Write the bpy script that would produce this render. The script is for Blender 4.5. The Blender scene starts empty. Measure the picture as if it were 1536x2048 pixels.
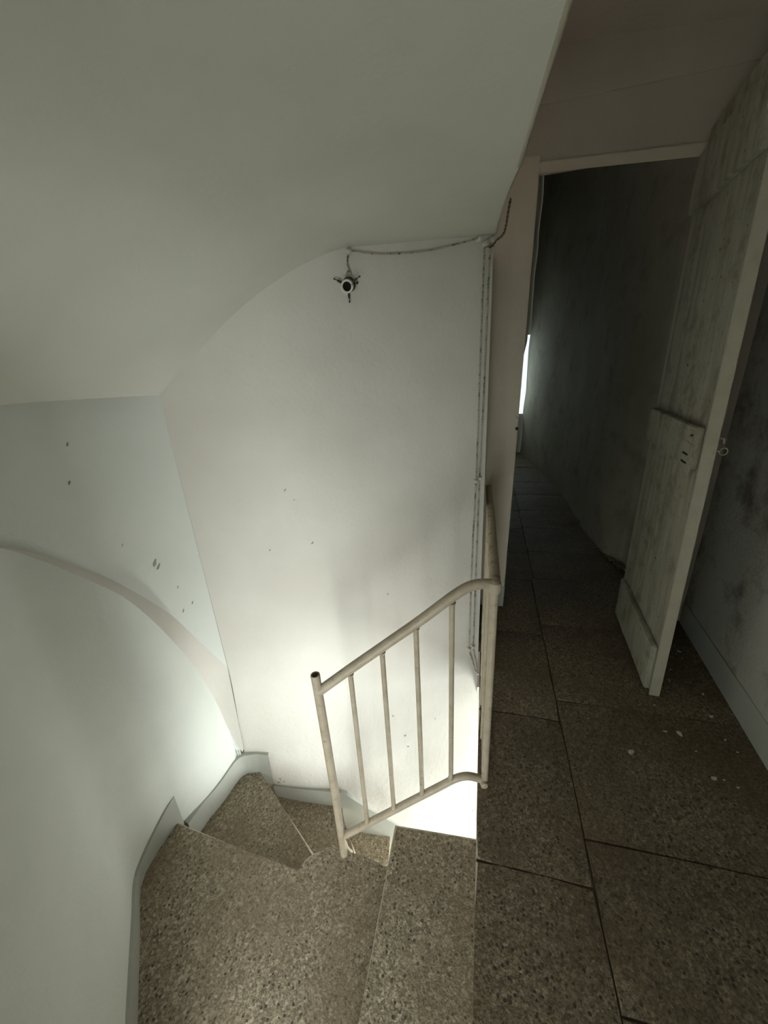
import bpy, bmesh, math, random
from mathutils import Vector, Matrix, noise
random.seed(7)
C = bpy.context.scene.collection
sc = bpy.context.scene

# ------------------------------------------------------------------ camera
EYE = Vector((0.0, 0.0, 1.55))
cam_d = bpy.data.cameras.new('camera')
cam_d.sensor_fit = 'VERTICAL'
cam_d.sensor_height = 24.0
cam_d.lens = 24.0 * 769.0 / 2048.0
cam_d.clip_start = 0.02
cam = bpy.data.objects.new('camera', cam_d)
C.objects.link(cam)
down = Vector((122.0, 2026.0, 769.0)).normalized()          # world down seen from the camera (x right, y down, z forward)
fwd = Vector((204.0, -(204.0 * down.x + 769.0 * down.z) / down.y, 769.0)).normalized()
up = -down
xax = fwd.cross(up)
M = Matrix((xax, fwd, up))                                  # world = M @ camera vector
R = Matrix((M @ Vector((1, 0, 0)), M @ Vector((0, -1, 0)), M @ Vector((0, 0, -1)))).transposed()
cam.matrix_world = Matrix.Translation(EYE) @ R.to_4x4()
sc.camera = cam

# ------------------------------------------------------------------ light
world = bpy.data.worlds.new('world'); sc.world = world
world.use_nodes = True
bgn = world.node_tree.nodes['Background']
bgn.inputs[0].default_value = (1.0, 0.88, 0.74, 1)
bgn.inputs[1].default_value = 0.18


def area(name, loc, target, sx, sy, power, col, spread=180):
    l = bpy.data.lights.new(name, 'AREA')
    l.spread = math.radians(spread); l.shape = 'RECTANGLE'; l.size = sx; l.size_y = sy; l.energy = power; l.color = col
    o = bpy.data.objects.new(name, l); C.objects.link(o)
    o.location = loc
    o.rotation_euler = (Vector(target) - Vector(loc)).to_track_quat('-Z', 'Y').to_euler()
    return o


# daylight from the stair window on the flight below the landing
area('stair_window_light', (1.42, 0.85, -0.66), (-1.0, 1.15, -0.55), 1.0, 0.95, 56, (0.95, 1.0, 0.975))
# added up-facing fill lamp, stands in for daylight bounced up the well
area('stair_bounce_fill', (0.50, 1.12, -1.30), (-1.15, 0.85, 1.2), 1.0, 0.9, 40, (0.97, 1.0, 0.95))
# added fill lamp behind the viewer to brighten the left wall
area('rear_fill_light', (-0.18, -1.20, 0.34), (-1.25, 0.25, 0.05), 0.6, 0.9, 27, (0.94, 1.0, 0.965), 110)
# daylight at the corridor end
area('corridor_window_light', (0.36, 6.90, 1.3), (0.8, 5.2, 1.1), 0.4, 1.0, 1.1, (0.80, 0.97, 1.0))
sc.view_settings.view_transform = 'Standard'
sc.view_settings.look = 'None'
sc.view_settings.exposure = 0.0
sc.view_settings.gamma = 1.0
sc.view_settings.use_curve_mapping = False

# ------------------------------------------------------------------ materials


def new_mat(name, rough=0.8, spec=0.3):
    m = bpy.data.materials.new(name); m.use_nodes = True
    nt = m.node_tree
    b = nt.nodes['Principled BSDF']
    b.inputs['Roughness'].default_value = rough
    b.inputs['Specular IOR Level'].default_value = spec
    return m, nt, b


def pos_node(nt, scale=(1, 1, 1)):
    g = nt.nodes.new('ShaderNodeNewGeometry')
    mp = nt.nodes.new('ShaderNodeMapping')
    mp.inputs['Scale'].default_value = scale
    nt.links.new(g.outputs['Position'], mp.inputs['Vector'])
    return mp.outputs['Vector']


def noise_n(nt, vec, scale, detail=4, rough=0.55):
    n = nt.nodes.new('ShaderNodeTexNoise')
    n.inputs['Scale'].default_value = scale; n.inputs['Detail'].default_value = detail
    n.inputs['Roughness'].default_value = rough
    nt.links.new(vec, n.inputs['Vector'])
    return n.outputs['Fac']


def ramp(nt, fac, stops):
    r = nt.nodes.new('ShaderNodeValToRGB')
    els = r.color_ramp.elements
    while len(els) < len(stops): els.new(0.5)
    for e, (p, c) in zip(els, stops):
        e.position = p; e.color = (c[0], c[1], c[2], 1)
    nt.links.new(fac, r.inputs['Fac'])
    return r.outputs['Color']


def mix(nt, fac, a, b, mode='MIX'):
    n = nt.nodes.new('ShaderNodeMix'); n.data_type = 'RGBA'; n.blend_type = mode
    if isinstance(fac, (int, float)): n.inputs[0].default_value = fac
    else: nt.links.new(fac, n.inputs[0])
    for s, v in ((6, a), (7, b)):
        if isinstance(v, (tuple, list)): n.inputs[s].default_value = (v[0], v[1], v[2], 1)
        else: nt.links.new(v, n.inputs[s])
    return n.outputs[2]


def bump(nt, bsdf, h, strength=0.3, dist=0.01):
    n = nt.nodes.new('ShaderNodeBump')
    n.inputs['Strength'].default_value = strength; n.inputs['Distance'].default_value = dist
    nt.links.new(h, n.inputs['Height']); nt.links.new(n.outputs[0], bsdf.inputs['Normal'])


def plaster(name, ca, cb, bstr=0.25, stain=None, rough=0.85):
    m, nt, b = new_mat(name, rough, 0.15)
    v = pos_node(nt)
    col = ramp(nt, noise_n(nt, v, 2.6, 5), [(0.35, ca), (0.65, cb)])
    if stain:
        s = ramp(nt, noise_n(nt, v, stain[1], 7, 0.68), [(stain[2], (0, 0, 0)), (stain[3], (1, 1, 1))])
        col = mix(nt, s, col, stain[0])
    nt.links.new(col, b.inputs['Base Color'])
    ad = nt.nodes.new('ShaderNodeMath'); ad.operation = 'MULTIPLY_ADD'
    nt.links.new(noise_n(nt, v, 7, 3), ad.inputs[0]); ad.inputs[1].default_value = 2.2
    nt.links.new(noise_n(nt, v, 60, 4), ad.inputs[2])
    bump(nt, b, ad.outputs[0], bstr, 0.006)
    return m


M_white = plaster('white_plaster', (0.725, 0.755, 0.71), (0.775, 0.80, 0.755), 0.25)
M_back = plaster('warm_white_plaster', (0.705, 0.670, 0.615), (0.755, 0.725, 0.675), 0.25)
M_soffit = plaster('vault_plaster', (0.66, 0.665, 0.60), (0.72, 0.715, 0.65), 0.12)
M_beige = plaster('beige_plaster', (0.64, 0.56, 0.46), (0.68, 0.61, 0.51), 0.2)
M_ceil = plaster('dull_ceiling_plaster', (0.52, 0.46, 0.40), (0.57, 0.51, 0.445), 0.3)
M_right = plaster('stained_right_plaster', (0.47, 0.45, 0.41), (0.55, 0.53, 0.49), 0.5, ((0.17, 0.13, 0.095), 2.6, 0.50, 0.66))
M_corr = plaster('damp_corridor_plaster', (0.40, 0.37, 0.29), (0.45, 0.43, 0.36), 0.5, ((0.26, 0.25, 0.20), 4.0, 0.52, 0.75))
M_skirt = plaster('grey_skirting_paint', (0.41, 0.42, 0.375), (0.46, 0.465, 0.42), 0.15, rough=0.6)
M_chip = plaster('exposed_plaster', (0.30, 0.30, 0.28), (0.42, 0.41, 0.38), 0.2)
M_edge = plaster('worn_plaster_edge', (0.50, 0.45, 0.36), (0.68, 0.64, 0.55), 0.5)


def terrazzo(name, c1, c2, dirt):
    m, nt, b = new_mat(name, 0.62, 0.32)
    v = pos_node(nt)
    w = nt.nodes.new('ShaderNodeTexVoronoi'); w.inputs['Scale'].default_value = 105
    nt.links.new(v, w.inputs['Vector'])
    w2 = nt.nodes.new('ShaderNodeTexVoronoi'); w2.inputs['Scale'].default_value = 62
    nt.links.new(v, w2.inputs['Vector'])
    chips = ramp(nt, w.outputs['Color'], [(0.0, [c * 0.62 for c in c1]), (0.22, [c * 0.85 for c in c1]), (0.55, c1), (0.85, c2), (1.0, [min(1, c * 1.12) for c in c2])])
    sep = nt.nodes.new('ShaderNodeSeparateColor'); nt.links.new(w2.outputs['Color'], sep.inputs[0])
    w3 = nt.nodes.new('ShaderNodeTexVoronoi'); w3.inputs['Scale'].default_value = 190
    nt.links.new(v, w3.inputs['Vector'])
    fine = ramp(nt, w3.outputs['Color'], [(0.15, (0.52, 0.50, 0.47)), (0.5, (0.95, 0.95, 0.95)), (0.85, (1.35, 1.35, 1.33))])
    chips = mix(nt, 0.85, chips, fine, 'MULTIPLY')
    # dark pits: small cores of a few cells
    near = nt.nodes.new('ShaderNodeMath'); near.operation = 'LESS_THAN'; near.inputs[1].default_value = 0.27
    nt.links.new(w2.outputs['Distance'], near.inputs[0])
    few = nt.nodes.new('ShaderNodeMath'); few.operation = 'LESS_THAN'; few.inputs[1].default_value = 0.42
    nt.links.new(sep.outputs[0], few.inputs[0])
    pit = nt.nodes.new('ShaderNodeMath'); pit.operation = 'MULTIPLY'
    nt.links.new(near.outputs[0], pit.inputs[0]); nt.links.new(few.outputs[0], pit.inputs[1])
    col = mix(nt, pit.outputs[0], chips, [c * 0.28 for c in c1])
    grime = ramp(nt, noise_n(nt, v, 3.3, 6, 0.6), [(0.42, (0, 0, 0)), (0.68, (0.75, 0.75, 0.75))])
    col = mix(nt, grime, col, dirt)
    nt.links.new(col, b.inputs['Base Color'])
    inv = nt.nodes.new('ShaderNodeMath'); inv.operation = 'MULTIPLY_ADD'
    nt.links.new(pit.outputs[0], inv.inputs[0]); inv.inputs[1].default_value = -0.8
    nt.links.new(noise_n(nt, v, 130, 3), inv.inputs[2])
    bump(nt, b, inv.outputs[0], 0.7, 0.004)
    return m


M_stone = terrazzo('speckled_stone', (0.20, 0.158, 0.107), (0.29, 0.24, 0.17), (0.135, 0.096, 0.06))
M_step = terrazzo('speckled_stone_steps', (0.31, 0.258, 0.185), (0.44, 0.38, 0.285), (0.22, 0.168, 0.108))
M_grout = plaster('dirty_joint', (0.08, 0.06, 0.042), (0.11, 0.085, 0.06), 0.3)


def paint(name, ca, cb, chip, lo, hi, rough=0.45):
    m, nt, b = new_mat(name, rough, 0.4)
    v = pos_node(nt)
    col = ramp(nt, noise_n(nt, v, 22, 4), [(0.3, ca), (0.7, cb)])
    s = ramp(nt, noise_n(nt, v, 38, 6, 0.65), [(lo, (0, 0, 0)), (hi, (1, 1, 1))])
    col = mix(nt, s, col, chip)
    nt.links.new(col, b.inputs['Base Color'])
    bump(nt, b, noise_n(nt, v, 90, 4), 0.35, 0.003)
    return m


M_nose = paint('lit_step_edge', (0.46, 0.41, 0.32), (0.56, 0.50, 0.40), (0.28, 0.23, 0.17), 0.5, 0.7, 0.6)  # lighter nosing bevels: the light caught by the edges is painted in
M_rail = paint('cream_rail_paint', (0.38, 0.315, 0.23), (0.48, 0.41, 0.315), (0.24, 0.18, 0.11), 0.60, 0.74)
M_rail_worn = paint('worn_rail_paint', (0.46, 0.37, 0.26), (0.56, 0.48, 0.36), (0.24, 0.16, 0.09), 0.52, 0.66)
M_porc = paint('painted_porcelain', (0.62, 0.60, 0.52), (0.70, 0.68, 0.60), (0.22, 0.20, 0.16), 0.60, 0.72, 0.35)
M_cord = paint('painted_cloth_cord', (0.50, 0.46, 0.38), (0.58, 0.54, 0.46), (0.16, 0.14, 0.10), 0.50, 0.62, 0.8)
M_cord_dark = paint('dark_cloth_cord', (0.16, 0.13, 0.09), (0.26, 0.22, 0.16), (0.06, 0.05, 0.04), 0.5, 0.6, 0.8)  # darker cord colour for the bend round the vault edge
M_iron = paint('rusty_iron', (0.030, 0.022, 0.018), (0.055, 0.038, 0.028), (0.10, 0.05, 0.03), 0.6, 0.8, 0.6)
M_dark = new_mat('socket_cavity', 0.8)[0]
M_dark.node_tree.nodes['Principled BSDF'].inputs['Base Color'].default_value = (0.012, 0.008, 0.007, 1)


def door_paint():
    m, nt, b = new_mat('weathered_door_paint', 0.75, 0.2)
    v = pos_node(nt, (14, 14, 1.6)); v2 = pos_node(nt)
    col = ramp(nt, noise_n(nt, v, 1.6, 6, 0.6), [(0.25, (0.28, 0.26, 0.20)), (0.5, (0.43, 0.41, 0.33)), (0.75, (0.52, 0.50, 0.42))])
    s = ramp(nt, noise_n(nt, v2, 9, 7, 0.7), [(0.50, (0, 0, 0)), (0.66, (0.8, 0.8, 0.8))])
    col = mix(nt, s, col, (0.26, 0.22, 0.15))
    f = ramp(nt, noise_n(nt, v2, 45, 5, 0.7), [(0.63, (0, 0, 0)), (0.68, (1, 1, 1))])
    col = mix(nt, f, col, (0.10, 0.075, 0.05))
    nt.links.new(col, b.inputs['Base Color'])
    bump(nt, b, noise_n(nt, v, 5, 5), 0.5, 0.004)
    return m


M_door = door_paint()
M_dooredge = paint('door_edge_paint', (0.50, 0.46, 0.37), (0.56, 0.52, 0.43), (0.20, 0.15, 0.10), 0.64, 0.72, 0.7)
M_glass = new_mat('frosted_daylight_glass', 0.5)[0]
_b = M_glass.node_tree.nodes['Principled BSDF']
_b.inputs['Emission Color'].default_value = (0.78, 0.96, 1.0, 1); _b.inputs['Emission Strength'].default_value = 1.15
_b.inputs['Base Color'].default_value = (0.6, 0.7, 0.7, 1)

# ------------------------------------------------------------------ helpers


def tag(o, label=None, cat=None, group=None, kind=None):
    if label: o['label'] = label
    if cat: o['category'] = cat
    if group: o['group'] = group
    if kind: o['kind'] = kind
    return o


def thing(name, label, cat, loc, group=None):
    o = bpy.data.objects.new(name, None); C.objects.link(o); o.location = loc
    o.empty_display_size = 0.05
    return tag(o, label, cat, group)


def origin(o):
    v = Vector((0, 0, 0))
    while o: v += o.location; o = o.parent
    return v


def obj(name, bm, mats, parent=None, smooth=False, sharp=35, loc=None):
    """bm in world coordinates -> one mesh object (children keep their own origin at the parent's)"""
    off = origin(parent) if parent else Vector(loc if loc else (0, 0, 0))
    bm.verts.ensure_lookup_table()
    bmesh.ops.translate(bm, verts=bm.verts, vec=-off)
    if smooth:
        bm.normal_update()
        for f in bm.faces: f.smooth = True
        for e in bm.edges:
            if len(e.link_faces) == 2 and (e.calc_face_angle(0) > math.radians(sharp) or e.link_faces[0].material_index != e.link_faces[1].material_index): e.smooth = False
    me = bpy.data.meshes.new(name); bm.to_mesh(me); bm.free()
    for m in (mats if isinstance(mats, list) else [mats]): me.materials.append(m)
    o = bpy.data.objects.new(name, me); C.objects.link(o)
    if parent: o.parent = parent
    elif loc: o.location = loc
    return o


def struct(name, bm, mats, label=None, cat=None, **k):
    o = obj(name, bm, mats, **k)
    return tag(o, label, cat, kind='structure')


def box(bm, x0, x1, y0, y1, z0, z1, mi=0, bev=0):
    vs = [bm.verts.new(p) for p in ((x0, y0, z0), (x1, y0, z0), (x1, y1, z0), (x0, y1, z0), (x0, y0, z1), (x1, y0, z1), (x1, y1, z1), (x0, y1, z1))]
    fs = []
    for q in ((3, 2, 1, 0), (4, 5, 6, 7), (0, 1, 5, 4), (1, 2, 6, 5), (2, 3, 7, 6), (3, 0, 4, 7)):
        f = bm.faces.new([vs[i] for i in q]); f.material_index = mi; fs.append(f)
    if bev:
        es = list({e for f in fs for e in f.edges})
        bmesh.ops.bevel(bm, geom=es, offset=bev, segments=2, affect='EDGES', profile=0.6)


def prism(bm, pts, z0, z1, bev=0.0, mi=0):
    """plan polygon pts (ccw) from z0 to z1, top edge rounded"""
    b = [bm.verts.new((p[0], p[1], z0)) for p in pts]
    t = [bm.verts.new((p[0], p[1], z1)) for p in pts]
    n = len(pts)
    bm.faces.new(list(reversed(b))).material_index = mi
    tf = bm.faces.new(t); tf.material_index = mi
    for i in range(n):
        bm.faces.new((b[i], b[(i + 1) % n], t[(i + 1) % n], t[i])).material_index = mi
    if bev:
        bmesh.ops.bevel(bm, geom=list(tf.edges), offset=bev, segments=3, affect='EDGES', profile=0.5)


def grid(bm, rows, mi=0, flip=False):
    """rows of points -> quads"""
    vr = [[bm.verts.new(p) for p in r] for r in rows]
    for a, b in zip(vr, vr[1:]):
        for i in range(len(a) - 1):
            q = (a[i], a[i + 1], b[i + 1], b[i])
            f = bm.faces.new(tuple(reversed(q)) if flip else q); f.material_index = mi
    return vr


def tube(bm, pts, r, seg=14, cap=True, mi=0, hollow=0):
    pts = [Vector(p) for p in pts]
    rs = r if isinstance(r, (list, tuple)) else [r] * len(pts)
    prev = None; rings = []
    for i, p in enumerate(pts):
        d = (pts[min(i + 1, len(pts) - 1)] - pts[max(i - 1, 0)]).normalized()
        if prev is None:
            a = Vector((0, 0, 1)) if abs(d.z) < 0.9 else Vector((1, 0, 0))
            u = d.cross(a).normalized()
        else:
            u = (prev - d * prev.dot(d)).normalized()
        prev = u; w = d.cross(u)
        rings.append([bm.verts.new(p + (u * math.cos(t) + w * math.sin(t)) * rs[i]) for t in [2 * math.pi * k / seg for k in range(seg)]])
    for a, b in zip(rings, rings[1:]):
        for k in range(seg):
            bm.faces.new((a[k], a[(k + 1) % seg], b[(k + 1) % seg], b[k])).material_index = mi
    if cap:
        bm.faces.new(list(reversed(rings[0]))).material_index = mi
        if not hollow: bm.faces.new(rings[-1]).material_index = mi
    return rings


def lathe(bm, c, axis, prof, seg=24, mi=0):
    """prof: list of (radius, distance along axis)"""
    c = Vector(c); d = Vector(axis).normalized()
    a = Vector((0, 0, 1)) if abs(d.z) < 0.9 else Vector((1, 0, 0))
    u = d.cross(a).normalized(); w = d.cross(u)
    rings = []
    for (r, h) in prof:
        rings.append([bm.verts.new(c + d * h + (u * math.cos(t) + w * math.sin(t)) * max(r, 1e-5)) for t in [2 * math.pi * k / seg for k in range(seg)]])
    for a_, b_ in zip(rings, rings[1:]):
        for k in range(seg):
            bm.faces.new((a_[k], a_[(k + 1) % seg], b_[(k + 1) % seg], b_[k])).material_index = mi
    bm.faces.new(list(reversed(rings[0]))).material_index = mi
    bm.faces.new(rings[-1]).material_index = mi


def arc_pts(pts, n=6):
    """Catmull-Rom through pts"""
    pts = [Vector(p) for p in pts]; out = []
    for i in range(len(pts) - 1):
        p0 = pts[max(i - 1, 0)]; p1 = pts[i]; p2 = pts[i + 1]; p3 = pts[min(i + 2, len(pts) - 1)]
        for k in range(n):
            t = k / n
            out.append(0.5 * ((2 * p1) + (p2 - p0) * t + (2 * p0 - 5 * p1 + 4 * p2 - p3) * t * t + (3 * p1 - p0 - 3 * p2 + p3) * t ** 3))
    out.append(pts[-1]); return out


def sstep(a, b, x):
    t = max(0.0, min(1.0, (x - a) / (b - a))); return t * t * (3 - 2 * t)


def lerp(a, b, t): return a + (b - a) * t


def chip(bm, c, n, size, stretch=1.6, mi=1, ang=None):
    """small irregular chip lying just on a wall at c with normal n"""
    c = Vector(c); n = Vector(n).normalized()
    a = Vector((0, 0, 1)) if abs(n.z) < 0.9 else Vector((1, 0, 0))
    u = n.cross(a).normalized(); w = n.cross(u)
    th = random.uniform(0, 3.1) if ang is None else ang
    u, w = u * math.cos(th) + w * math.sin(th), w * math.cos(th) - u * math.sin(th)
    ring = []
    for k in range(9):
        t = 2 * math.pi * k / 9; r = size * random.uniform(0.55, 1.1)
        ring.append(c + u * math.cos(t) * r * stretch + w * math.sin(t) * r * 0.6)
    top = [bm.verts.new(p + n * 0.0012) for p in ring]
    bot = [bm.verts.new(p - n * 0.003) for p in ring]
    bm.faces.new(top).material_index = mi
    for k in range(9):
        bm.faces.new((top[k], bot[k], bot[(k + 1) % 9], top[(k + 1) % 9])).material_index = mi


# ------------------------------------------------------------------ setting: walls of the stair well
def ytop(x): return 1.25 + 0.5444 * (x + 1.18)


PP = [(1.25, -1.18), (1.16, -1.245), (1.05, -1.29), (0.92, -1.318), (0.80, -1.33), (0.65, -1.335), (0.30, -1.335), (-1.7, -1.335)]


def xpane(y):
    if y >= 1.25: return -1.178
    for (a, xa), (b, xb) in zip(PP, PP[1:]):
        if y >= b: return lerp(xa, xb, (a - y) / (a - b))
    return -1.335


# --- left wall: lower bulging part, ledge, upper pane
cols = [  # bottom plan point, top point of the bulge (x, y, z)
    ((-0.60, -0.09), (-0.60, -0.09, 1.15)),
    ((-1.003, 0.329), (-1.003, 0.329, 1.15)),
    ((-1.17, 0.506), (-1.17, 0.506, 1.15)),
    ((-1.235, 0.570), (-1.235, 0.575, 1.15)),
    ((-1.272, 0.612), (-1.272, 0.625, 1.145)),
    ((-1.294, 0.660), (-1.292, 0.674, 1.138)),
    ((-1.304, 0.74), (-1.270, 0.760, 1.043)),
    ((-1.305, 0.84), (-1.240, 0.856, 0.912)),
    ((-1.285, 0.92), (-1.215, 0.917, 0.809)),
    ((-1.262, 1.00), (-1.207, 1.006, 0.605)),
    ((-1.246, 1.09), (-1.248, 1.132, 0.306)),
    ((-1.240, 1.150), (-1.268, 1.210, 0.024)),
    ((-1.234, 1.195), (-1.250, 1.229, -0.220)),
    ((-1.212, 1.228), (-1.212, 1.238, -0.371)),
]


def cr(f, u, n):
    # smooth curve through n samples f(0..n-1)
    i = max(0, min(int(u), n - 2)); t = u - i
    p0, p1, p2, p3 = (Vector(f(max(0, min(n - 1, k)))) for k in (i - 1, i, i + 1, i + 2))
    return 0.5 * ((2 * p1) + (p2 - p0) * t + (2 * p0 - 5 * p1 + 4 * p2 - p3) * t * t + (3 * p1 - p0 - 3 * p2 + p3) * t ** 3)


def low_left(u, z):
    """point of the lower left wall: u = column index (float)"""
    bx, by, _ = cr(lambda k: (cols[k][0][0], cols[k][0][1], 0), u, len(cols))
    tx, ty, tz = cr(lambda k: cols[k][1], u, len(cols))
    s = max(0, min(1, (z + 0.35) / max(tz + 0.35, 0.05))) if tz > -0.2 else (1.0 if z > -0.37 else 0.0)
    return Vector((lerp(bx, tx, s), lerp(by, ty, s), z))


bm = bmesh.new()
colpts = []
NU = (len(cols) - 1) * 4
for k in range(NU + 1):
    u = k / 4
    tz = cr(lambda k_: cols[k_][1], u, len(cols)).z
    zs = [-3.0, -1.2] + [lerp(-0.7, tz, j / 22) for j in range(23)]
    colpts.append([low_left(u, z) for z in zs])
rows = [[colpts[k][j] for k in range(NU + 1)] for j in range(len(colpts[0]))]
grid(bm, rows)
# ledge between the bulge and the pane (faces upward); below the spike it is the rounded flank of the corner
pane = [(-0.62, -0.30, 1.16), (-1.335, 0.329, 1.16), (-1.335, 0.47, 1.16), (-1.335, 0.55, 1.155), (-1.335, 0.61, 1.146), (-1.333, 0.697, 1.130), (-1.330, 0.802, 1.039),
        (-1.318, 0.922, 0.907), (-1.304, 0.985, 0.821), (-1.268, 1.105, 0.616), (-1.230, 1.182, 0.410), (-1.180, 1.250, 0.210), (-1.190, 1.246, -0.05), (-1.2, 1.240, -0.34)]
topc = []
botc = []
for k in range(NU + 1):
    u = k / 4
    topc.append(cr(lambda k_: cols[k_][1], u, len(cols)))
    botc.append(cr(lambda k_: pane[k_], u, len(cols)) if u < 10 or u > 12 else Vector(pane[int(u)]).lerp(Vector(pane[min(int(u) + 1, len(pane) - 1)]), u - int(u)))
grid(bm, [topc, [a.lerp(b, 0.5) for a, b in zip(topc, botc)], botc], 2)
# pane from its arched lower edge up to the springing of the vault
KP = 11 * 4
lowp = botc[4:KP + 1]
prow = []
for j in range(10):
    r = []
    for p in lowp:
        zt = 1.492
        x = xpane(p.y)
        r.append(Vector((lerp(p.x, x, min(1, j / 8)), p.y, lerp(p.z, zt, min(1, j / 8)) + (0.05 if j == 9 else 0))))
    prow.append(r)
grid(bm, prow)
grid(bm, [[(-1.335, -1.6, 1.16), (-1.335, 0.329, 1.16)], [(-1.335, -1.6, 1.55), (-1.335, 0.329, 1.55)]])
grid(bm, [[(-0.6, -1.6, -3), (-0.6, -0.09, -3)], [(-0.6, -1.6, 1.15), (-0.6, -0.09, 1.15)], [(-1.335, -1.6, 1.16), (-1.335, 0.329, 1.16)]])
for (y, z, s) in ((1.105, 0.86, 0.012), (1.115, 0.84, 0.008), (1.16, 0.72, 0.006), (1.02, 0.98, 0.004), (0.93, 1.25, 0.004), (0.96, 1.37, 0.004), (1.155, 0.60, 0.006), (1.19, 0.62, 0.004)):
    chip(bm, (xpane(y) + 0.001, y, z), (1, -0.28, 0), s, 1.9, 1, 1.1)
bmesh.ops.remove_doubles(bm, verts=bm.verts, dist=0.0004)
bmesh.ops.recalc_face_normals(bm, faces=bm.faces)
struct('wall_left', bm, [M_white, M_chip, M_back], 'white plaster wall left of the stairs with an arched bulge', smooth=True, sharp=38)

# --- back wall of the well (slanting above, stepping forward below)
vault = [(-1.178, 1.495), (-1.10, 1.574), (-1.026, 1.644), (-0.94, 1.728), (-0.846, 1.804), (-0.76, 1.862), (-0.68, 1.909), (-0.591, 1.948), (-0.54, 1.966), (-0.45, 1.976), (-0.245, 1.996), (0.014, 2.016)]


def vz(x):
    for (a, za), (b, zb) in zip(vault, vault[1:]):
        if x <= b: return lerp(za, zb, max(0, (x - a) / (b - a)))
    return vault[-1][1]


bplan = [(-1.206, 1.234), (-1.15, 1.252), (-1.045, 1.25), (-0.9, 1.255), (-0.8, 1.262), (-0.73, 1.268), (-0.576, 1.266), (-0.42, 1.28), (-0.2, 1.31), (0.014, 1.34)]


def ybot(x):
    for (a, za), (b, zb) in zip(bplan, bplan[1:]):
        if x <= b: return lerp(za, zb, max(0, (x - a) / (b - a)))
    return bplan[-1][1] + 0.1 * (x - 0.014)


def yback(x, z):
    return lerp(ytop(x), ybot(x), sstep(0.12, -0.62, z))


bm = bmesh.new()
NX = 44
rows = []
for j in range(46):
    r = []
    for i in range(NX + 1):
        x = lerp(-1.18, 0.014, i / NX)
        zt = vz(x)
        zl = [-3.0, -1.4, -1.0] + [lerp(-0.85, zt, q / 42) for q in range(43)]
        z = zl[j]
        xx = x
        if i == 0: xx = lerp(-1.206, -1.178, sstep(-0.4, 0.21, z))
        r.append(Vector((xx, yback(x, z), z)))
    rows.append(r)
grid(bm, rows)
# end of the wall towards the corridor, and its return under the landing
grid(bm, [[(0.014, yback(0.014, z), z) for z in (-0.18, 0.12, 1.0, 2.02)], [(0.010, 2.33, z) for z in (-0.18, 0.12, 1.0, 2.02)]])
grid(bm, [[(x, yback(x, z), z) for x in (0.014, 0.4, 0.8, 1.3)] for z in (-3.0, -1.0, -0.8, -0.6, -0.5, -0.4, -0.3, -0.2, -0.16)])
nb = (0.478, -0.878, 0)
for (x, z, s) in ((-0.828, 1.071, 0.006), (-0.753, 0.801, 0.008), (-0.921, 0.799, 0.004), (-0.80, 1.02, 0.004), (-0.45, 0.45, 0.004)):
    chip(bm, (x, yback(x, z) - 0.0005, z), nb, s, 1.6, 1, 0.7)
for (x, z, s) in ((-1.02, -0.545, 0.007), (-1.00, -0.56, 0.005), (-1.035, -0.575, 0.006), (-0.35, -0.30, 0.004), (-0.33, -0.34, 0.004), (-0.42, -0.22, 0.004), (-0.2, -0.25, 0.003)):
    chip(bm, (x, yback(x, z) - 0.001, z), (0, -1, 0.2), s, 1.6, 1)
bmesh.ops.remove_doubles(bm, verts=bm.verts, dist=0.0003)
bmesh.ops.recalc_face_normals(bm, faces=bm.faces)
struct('wall_back', bm, [M_back, M_chip], 'warm white plaster wall behind the stair well', smooth=True, sharp=40)

# --- vaulted soffit of the flight above
bm = bmesh.new()
rows = []
NV = 64
for j in range(25):
    t = j / 24
    r = []
    for k in range(NV + 1):
        x = lerp(-1.178, 0.014, k / NV)
        y0 = ytop(x) + 0.002
        z = vz(x) + 0.0
        # smooth the profile away from the wall
        zs = (vz(max(-1.178, x - 0.05)) + vz(min(0.014, x + 0.05)) + 2 * z) / 4
        y = lerp(y0, -1.6, t)
        xl = xpane(y) - 0.004
        xr = 0.022 - 0.061 * (y - 1.95)
        xx = lerp(xl, xr, k / NV) if t > 0 else x
        if t > 0:
            xx = lerp(x, lerp(xl, xr, k / NV), min(1, t * 6))
        zz = lerp(z, zs, min(1, t * 8))
        wob = 0.006 * noise.noise(Vector((xx * 1.5, y * 1.5, 3.1)))
        r.append(Vector((xx, y, zz + wob * (1 if 0 < j else 0))))
    # rounded free edge, then the side of the slab up to the ceiling
    e = r[-1]
    for q in range(1, 6):
        a = q / 5 * math.pi / 2
        rough = 0.003 * noise.noise(Vector((e.y * 14, q, 0)))
        r.append(Vector((e.x + 0.014 * math.sin(a) + rough, e.y, e.z + 0.014 * (1 - math.cos(a)))))
    r.append(Vector((e.x + 0.014, e.y, 2.80)))
    rows.append(r)
vr = grid(bm, rows)
for f in bm.faces:
    c = f.calc_center_median()
    if c.z > 2.0 and all(v.co.x > 0.018 - 0.061 * (v.co.y - 1.95) for v in f.verts): f.material_index = 1
bmesh.ops.recalc_face_normals(bm, faces=bm.faces)
o = struct('ceiling', bm, [M_soffit, M_edge], 'pale vaulted underside of the flight above', smooth=True, sharp=60)

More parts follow.
